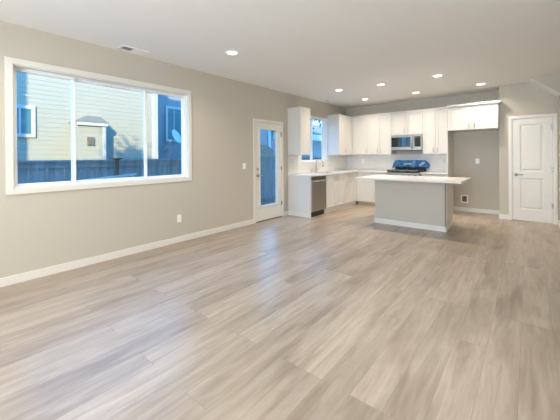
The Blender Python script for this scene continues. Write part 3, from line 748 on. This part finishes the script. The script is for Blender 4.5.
h2 = thing('neighbour_house', (-8, 10, GZ), 'pale sided house in shade, seen through the right pane of the big window', 'house')
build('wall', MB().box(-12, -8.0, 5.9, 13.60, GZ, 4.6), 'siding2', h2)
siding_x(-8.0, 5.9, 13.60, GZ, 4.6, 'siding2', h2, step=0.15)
build('corner_trim', MB().box(-8.0, -7.96, 13.60, 13.84, GZ, 4.6), 'ext_trim', h2)
build('roof', MB().prism([(-7.75, 5.7, 4.61), (-7.75, 5.7, 4.72), (-10, 5.7, 5.6), (-12.25, 5.7, 4.72), (-12.25, 5.7, 4.61)], (0, 8.2, 0)), 'shingle', h2)
ext_window(h2, -7.985, 6.92, 8.05, 2.0, 3.56, split=7.32, tw=0.10)
build('lower_roof', MB().prism([(-6.9, 9.9, 1.22), (-6.9, 9.9, 1.28), (-7.98, 9.9, 2.0), (-7.98, 9.9, 1.22)], (0, 3.6, 0)), mat('brown_roof_shingles', (0.16, 0.095, 0.06), 0.9, var=0.3, vscale=12), h2)

h3 = thing('neighbour_house', (-8.4, 17, GZ), 'farther house with a gable, seen through the kitchen window', 'house')
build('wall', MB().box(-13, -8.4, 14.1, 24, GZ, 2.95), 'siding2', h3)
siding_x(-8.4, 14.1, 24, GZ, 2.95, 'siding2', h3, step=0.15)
ext_window(h3, -8.385, 14.45, 14.95, 2.45, 2.88, tw=0.08)
build('roof', MB().prism([(-8.0, 13.95, 2.96), (-8.0, 13.95, 3.06), (-11, 13.95, 4.2), (-13.4, 13.95, 3.06), (-13.4, 13.95, 2.96)], (0, 10.3, 0)), 'shingle', h3)
build('light_fixture', MB().box(-8.383, -8.30, 14.60, 14.76, 1.62, 1.86), 'ext_trim', h3)
build('lit_wall_strip', MB().box(-7.7, -7.55, 16.6, 22.0, 2.42, 2.86), 'ext_trim', h3)  # separate strip added to stand for the sunlit band of wall

# satellite dish on the second house
sdh = thing('satellite_dish', (-7.9, 6.95, 1.5), 'satellite dish on an arm in front of the shaded house', 'satellite dish')
dm = MB(); c0 = Vector((-7.35, 7.00, 2.17)); nrm = Vector((0.90, 0.45, 0.45)).normalized()
ta = nrm.cross(Vector((0, 0, 1))).normalized(); tb = nrm.cross(ta)
rings = []
for i in range(7):
    r = 0.29*i/6
    rings.append([dm.bm.verts.new(c0 + (ta*math.cos(q*math.pi/12)*max(r, .002) + tb*math.sin(q*math.pi/12)*max(r, .002)*1.1) + nrm*(r*r*0.9)) for q in range(24)])
for i in range(6):
    for q in range(24): dm.bm.faces.new((rings[i][q], rings[i][(q+1) % 24], rings[i+1][(q+1) % 24], rings[i+1][q]))
dob = build('reflector', dm, 'dish', sdh, smooth=True, solid=False); dob.modifiers.new('thickness', 'SOLIDIFY').thickness = 0.012
fd = c0 + nrm*0.42 - tb*0.05
build('feed_arm', MB().tube([c0-tb*(-0.36)+nrm*0.10, c0+tb*0.30+nrm*0.28, fd], 0.016, 8).tube([fd, fd-nrm*0.09], [0.035, 0.02], 10), 'ext_trim', sdh)
build('mast', MB().tube([tuple(c0-nrm*0.02), (-7.55, 7.05, 2.05), (-7.80, 6.95, 1.72), (-7.975, 6.93, 1.60)], 0.024, 8), 'ext_trim', sdh)

# fence
FX = -3.0; FT = 1.262
fe = thing('wooden_fence', (FX, 5, GZ), 'weathered wooden board fence running along the side yard', 'fence')
bd = MB(); y = -3.0
rnd = random.Random(3)
while y < 24:
    w_ = 0.138; off = rnd.uniform(-0.004, 0.004)
    bd.box(FX-0.016+off, FX+off, y, y+w_-0.004, GZ+0.16, FT-0.04); y += 0.140
build('boards', bd, 'fence', fe)
build('kickboard', MB().box(FX-0.018, FX+0.022, -3, 24, GZ+0.01, GZ+0.158), 'fence', fe)
build('top_rail', MB().box(FX+0.006, FX+0.03, -3, 24, FT-0.14, FT-0.02), 'fence', fe)
build('cap_rail', MB().box(FX-0.06, FX+0.07, -3, 24, FT-0.02, FT+0.018), 'fence', fe)
build('lower_rail', MB().box(FX+0.006, FX+0.034, -3, 24, GZ+0.25, GZ+0.34), 'fence', fe)
for k in range(11):
    yy = -2.2+k*2.44
    if abs(yy-2.72) < 0.4: continue
    build('post', MB().box(FX-0.11, FX-0.02, yy-0.045, yy+0.045, GZ, FT-0.03), 'fence', fe)
po = thing('post', (-2.6, 2.73, GZ), 'brown wooden post with a flat cap standing in front of the fence', 'post')
build('shaft', MB().box(-2.635, -2.565, 2.690, 2.765, GZ, 1.285), 'post', po)
build('cap', MB().box(-2.69, -2.51, 2.64, 2.82, 1.286, 1.316).box(-2.66, -2.54, 2.67, 2.79, 1.262, 1.2855), 'post', po, bevel=0.004)
hr = thing('handrail', (-1.2, 2.2, GZ), 'pale sloping handrail outside the middle pane of the big window', 'handrail')
build('rail', MB().prism([(-0.78, 1.40, 0.955), (-0.72, 1.40, 0.955), (-0.72, 1.40, 0.995), (-0.78, 1.40, 0.995)], (-1.15, 1.42, 0.01)), 'ext_trim', hr)
for t_ in (0.06, 0.94):
    cx, cy = -0.75-1.15*t_, 1.40+1.42*t_
    build('baluster', MB().box(cx-.02, cx+.02, cy-.02, cy+.02, GZ, 0.956), 'ext_trim', hr)

# tree beyond the kitchen window
tr = thing('garden_tree', (-5.3, 16.6, GZ), 'dark leafy tree at the top of the kitchen window view', 'tree')
build('trunk', MB().tube([(-5.3, 16.6, GZ), (-5.25, 16.55, 2.0), (-5.4, 16.4, 3.9)], [0.11, 0.09, 0.05], 10), 'bark', tr)
lf = MB(); rl = random.Random(11)
for i in range(900):
    p = Vector((rl.gauss(-5.4, 0.40), rl.gauss(16.2, 0.45), rl.gauss(3.9, 0.35)))
    a = Vector((rl.uniform(-1, 1), rl.uniform(-1, 1), rl.uniform(-1, 1))).normalized()*rl.uniform(0.08, 0.16)
    b_ = a.orthogonal().normalized()*0.05
    lf.poly([p-a, p+b_, p+a, p-b_])
build('foliage', lf, 'leaf', tr, solid=False)

# tall tree in the back yard whose crown throws the soft shade on the cream house
tb_ = thing('garden_tree', (8.3, -6.75, GZ), 'tall back yard tree out of frame behind the house', 'tree')
build('trunk', MB().tube([(8.3, -6.75, GZ), (8.25, -6.7, 4.0), (8.3, -6.75, 6.9)], [0.16, 0.12, 0.05], 10), 'bark', tb_)
lf = MB(); rl = random.Random(5)
for i in range(420):
    p = Vector((8.3+rl.gauss(0, 0.30), -6.75+rl.gauss(0, 0.24), 6.85+rl.gauss(0, 0.30)))
    a = Vector((rl.uniform(-1, 1), rl.uniform(-1, 1), rl.uniform(-1, 1))).normalized()*rl.uniform(0.06, 0.12)
    b_ = a.orthogonal().normalized()*0.05
    lf.poly([p-a, p+b_, p+a, p-b_])
build('foliage', lf, 'leaf', tb_, solid=False)
